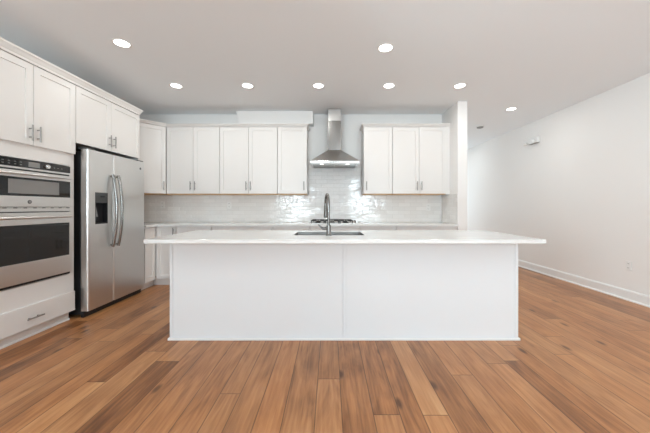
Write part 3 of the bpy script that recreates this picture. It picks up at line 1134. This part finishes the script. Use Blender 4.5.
# island countertop with a sink cut-out
CX0, CX1, CY0, CY1 = -1.458, 1.690, 2.211, 3.096
SX0, SX1, SY0, SY1 = -0.335, 0.315, 2.572, 2.965
b = MB()
zb, zt = BZ + 0.0008, 0.914
X = [CX0, SX0, SX1, CX1]
Y = [CY0, SY0, SY1, CY1]
V = [(x_, y_, z_) for z_ in (zb, zt) for y_ in Y for x_ in X]
F = []
for lvl in (0, 1):
    for j in range(3):
        for i in range(3):
            if (i, j) == (1, 1):
                continue
            q = lvl * 16 + j * 4 + i
            F.append((q, q + 1, q + 5, q + 4))
for i in range(3):
    F.append((i, i + 1, 16 + i + 1, 16 + i))
    F.append((12 + i, 13 + i, 29 + i, 28 + i))
    F.append((i * 4, i * 4 + 4, 16 + i * 4 + 4, 16 + i * 4))
    F.append((i * 4 + 3, i * 4 + 7, 16 + i * 4 + 7, 16 + i * 4 + 3))
for (p, q) in ((5, 6), (6, 10), (10, 9), (9, 5)):
    F.append((p, q, q + 16, p + 16))
b.add(V, F)
co = tag(b.build('countertop', QUARTZ), 'white quartz island countertop with a sink cut-out and deep front overhang', 'countertop')
bv = co.modifiers.new('bevel', 'BEVEL')
bv.width = 0.003
bv.segments = 2
bv.limit_method = 'ANGLE'

# sink basin hung under the cut-out
t = thing('kitchen_sink', 'undermount stainless sink set into the island countertop', 'sink', ((SX0 + SX1) / 2, (SY0 + SY1) / 2, 0.68), 0)
hx, hy = (SX1 - SX0) / 2 - 0.001, (SY1 - SY0) / 2 - 0.001
zz = 0.23
b = MB()
b.box(-hx, -hx + 0.002, -hy, hy, 0, zz).box(hx - 0.002, hx, -hy, hy, 0, zz).box(-hx + 0.002, hx - 0.002, -hy, -hy + 0.002, 0, zz).box(-hx + 0.002, hx - 0.002, hy - 0.002, hy, 0, zz)
b.box(-hx, hx, -hy, hy, -0.002, 0.0)
b.build('basin', NICKEL, t)
MB().lathe([(0.045, 0.0005), (0.045, 0.003), (0.03, 0.003), (0.028, 0.001)], (0, 0.06, 0), 'z', 20).build('drain', CHROME, t)

# faucet
FX, FY = -0.012, 2.532
t = thing('faucet', 'tall gooseneck pull-down faucet on the island beside the sink', 'faucet', (FX, FY, 0.9145), 0)
b = MB().lathe([(0.027, 0), (0.027, 0.006), (0.022, 0.010), (0.0205, 0.014), (0.0205, 0.085), (0.018, 0.095)], (0, 0, 0), 'z', 20)
b.build('base', FAUC, t)
ang = math.radians(100)
dx_, dy_ = math.cos(ang) * 1.0, math.sin(ang)
rad = 0.088
pts = [(0, 0, 0.0955), (0, 0, 0.15), (0, 0, 0.22), (0, 0, 0.285)]
for i in range(1, 15):
    a = PI * 1.06 * i / 14
    rr = rad * (1 - math.cos(a))
    pts.append((dx_ * rr, dy_ * rr, 0.285 + rad * math.sin(a)))
MB().tube(pts, 0.0125, 14).build('spout', FAUC, t)
p0 = Vector(pts[-1])
dr = (Vector(pts[-1]) - Vector(pts[-2])).normalized()
MB().tube([p0 + dr * 0.001, p0 + dr * 0.02, p0 + dr * 0.07, p0 + dr * 0.11, p0 + dr * 0.115], [0.014, 0.015, 0.018, 0.020, 0.016], 16).build('spray_head', FAUC, t)
MB().tube([(-0.0215, 0, 0.064), (-0.045, 0, 0.064), (-0.060, 0, 0.066)], [0.014, 0.014, 0.013], 14) \
    .tube([(-0.060, 0, 0.064), (-0.072, 0, 0.080), (-0.096, -0.004, 0.098)], [0.009, 0.0075, 0.006], 10).build('handle', FAUC, t)


# ------------------------------------------------------------------ ceiling fittings
def can(x_, y_, label, vis=True):
    t = thing('recessed_light', label, 'ceiling light', (x_, y_, H), 0, 'lit round recessed lights in the ceiling')
    n = 32
    tr = MB()
    V = []
    for (r_, h_) in ((0.085, -0.0005), (0.085, -0.003), (0.075, -0.006), (0.063, -0.004), (0.063, -0.0005)):
        V += [(math.cos(2 * PI * k_ / n) * r_, math.sin(2 * PI * k_ / n) * r_, h_) for k_ in range(n)]
    F = [(i * n + k_, i * n + (k_ + 1) % n, ((i + 1) % 5) * n + (k_ + 1) % n, ((i + 1) % 5) * n + k_) for i in range(5) for k_ in range(n)]
    tr.add(V, F, 0, True).build('trim_ring', TRIM, t)
    MB().lathe([(0.0625, -0.0008), (0.0625, -0.0030)], (0, 0, 0), 'z', 32).build('lens', LENS, t, 'glowing white lens')
    L = bpy.data.lights.new('lamp', 'AREA')
    L.shape = 'DISK'
    L.size = 0.115
    L.energy = CAN_POWER
    L.color = CAN_COLOR
    lo = bpy.data.objects.new('lamp', L)
    COL.objects.link(lo)
    lo.parent = t
    lo.location = (0, 0, -0.0065)
    return t


can(-1.99, 3.66, 'leftmost of the five recessed lights in the row before the range wall')
can(-1.066, 3.66, 'second recessed light from the left in the row of five before the range wall')
can(-0.149, 3.66, 'middle recessed light in the row of five before the range wall')
can(0.763, 3.66, 'fourth recessed light from the left in the row of five before the range wall')
can(1.68, 3.66, 'rightmost recessed light of the row of five, by the divider wall')
can(-1.994, 2.71, 'large recessed light at upper left, nearest the oven cabinet doors')
can(0.548, 2.79, 'large recessed light nearest the camera, above the island right of the hood')
can(2.90, 4.53, 'recessed light over the hall, right of the divider wall')
for x_, w_ in ((-1.99, 'on the left wall side'), (0.548, 'in front of the island middle'), (2.90, 'on the hall side')):
    can(x_, 0.35, 'recessed light in the row before the island, ' + w_)
can(2.90, 2.3, 'added unseen recessed light over the hall floor beside the island')  # extra lamp out of view, added to brighten the right wall
can(2.90, 7.3, 'added unseen recessed light at the far end of the hall')  # extra lamp hidden by the divider wall, added to light the hall

# small ceiling vent in the hall
t = thing('smoke_detector', 'small round detector with grey grille on the hall ceiling', 'smoke detector', (2.91, 5.49, H - 0.0005), 0)
MB().lathe([(0.074, 0.0), (0.074, -0.010), (0.066, -0.020)], (0, 0, 0), 'z', 28).build('housing', PLASTIC, t)
MB().lathe([(0.058, -0.0205), (0.056, -0.034), (0.045, -0.040)], (0, 0, 0), 'z', 28).build('grille', VENTG, t, 'grey grille')

# emergency light on the right wall
t = thing('emergency_light', 'white wall box with two small lamp heads high on the right wall', 'emergency light', (XR - 0.0005, 5.16, 2.37), -PI / 2)
MB().box(-0.10, 0.13, -0.062, 0, -0.045, 0.065, bev=0.010).build('housing', PLASTIC, t)
for s in (-0.145, 0.055):
    MB().lathe([(0.030, 0.0), (0.036, 0.012), (0.036, 0.05), (0.026, 0.058)], (s, -0.064, -0.02), 'y', 18).build('lamp_head', PLASTIC, t)
MB().tube([(-0.095, -0.03, -0.02), (-0.145, -0.03, -0.02), (-0.145, -0.066, -0.02)], 0.010, 8).build('arm', PLASTIC, t)
MB().box(-0.09, 0.12, -0.05, -0.01, -0.052, -0.0455).build('lower_vent', VENTG, t)
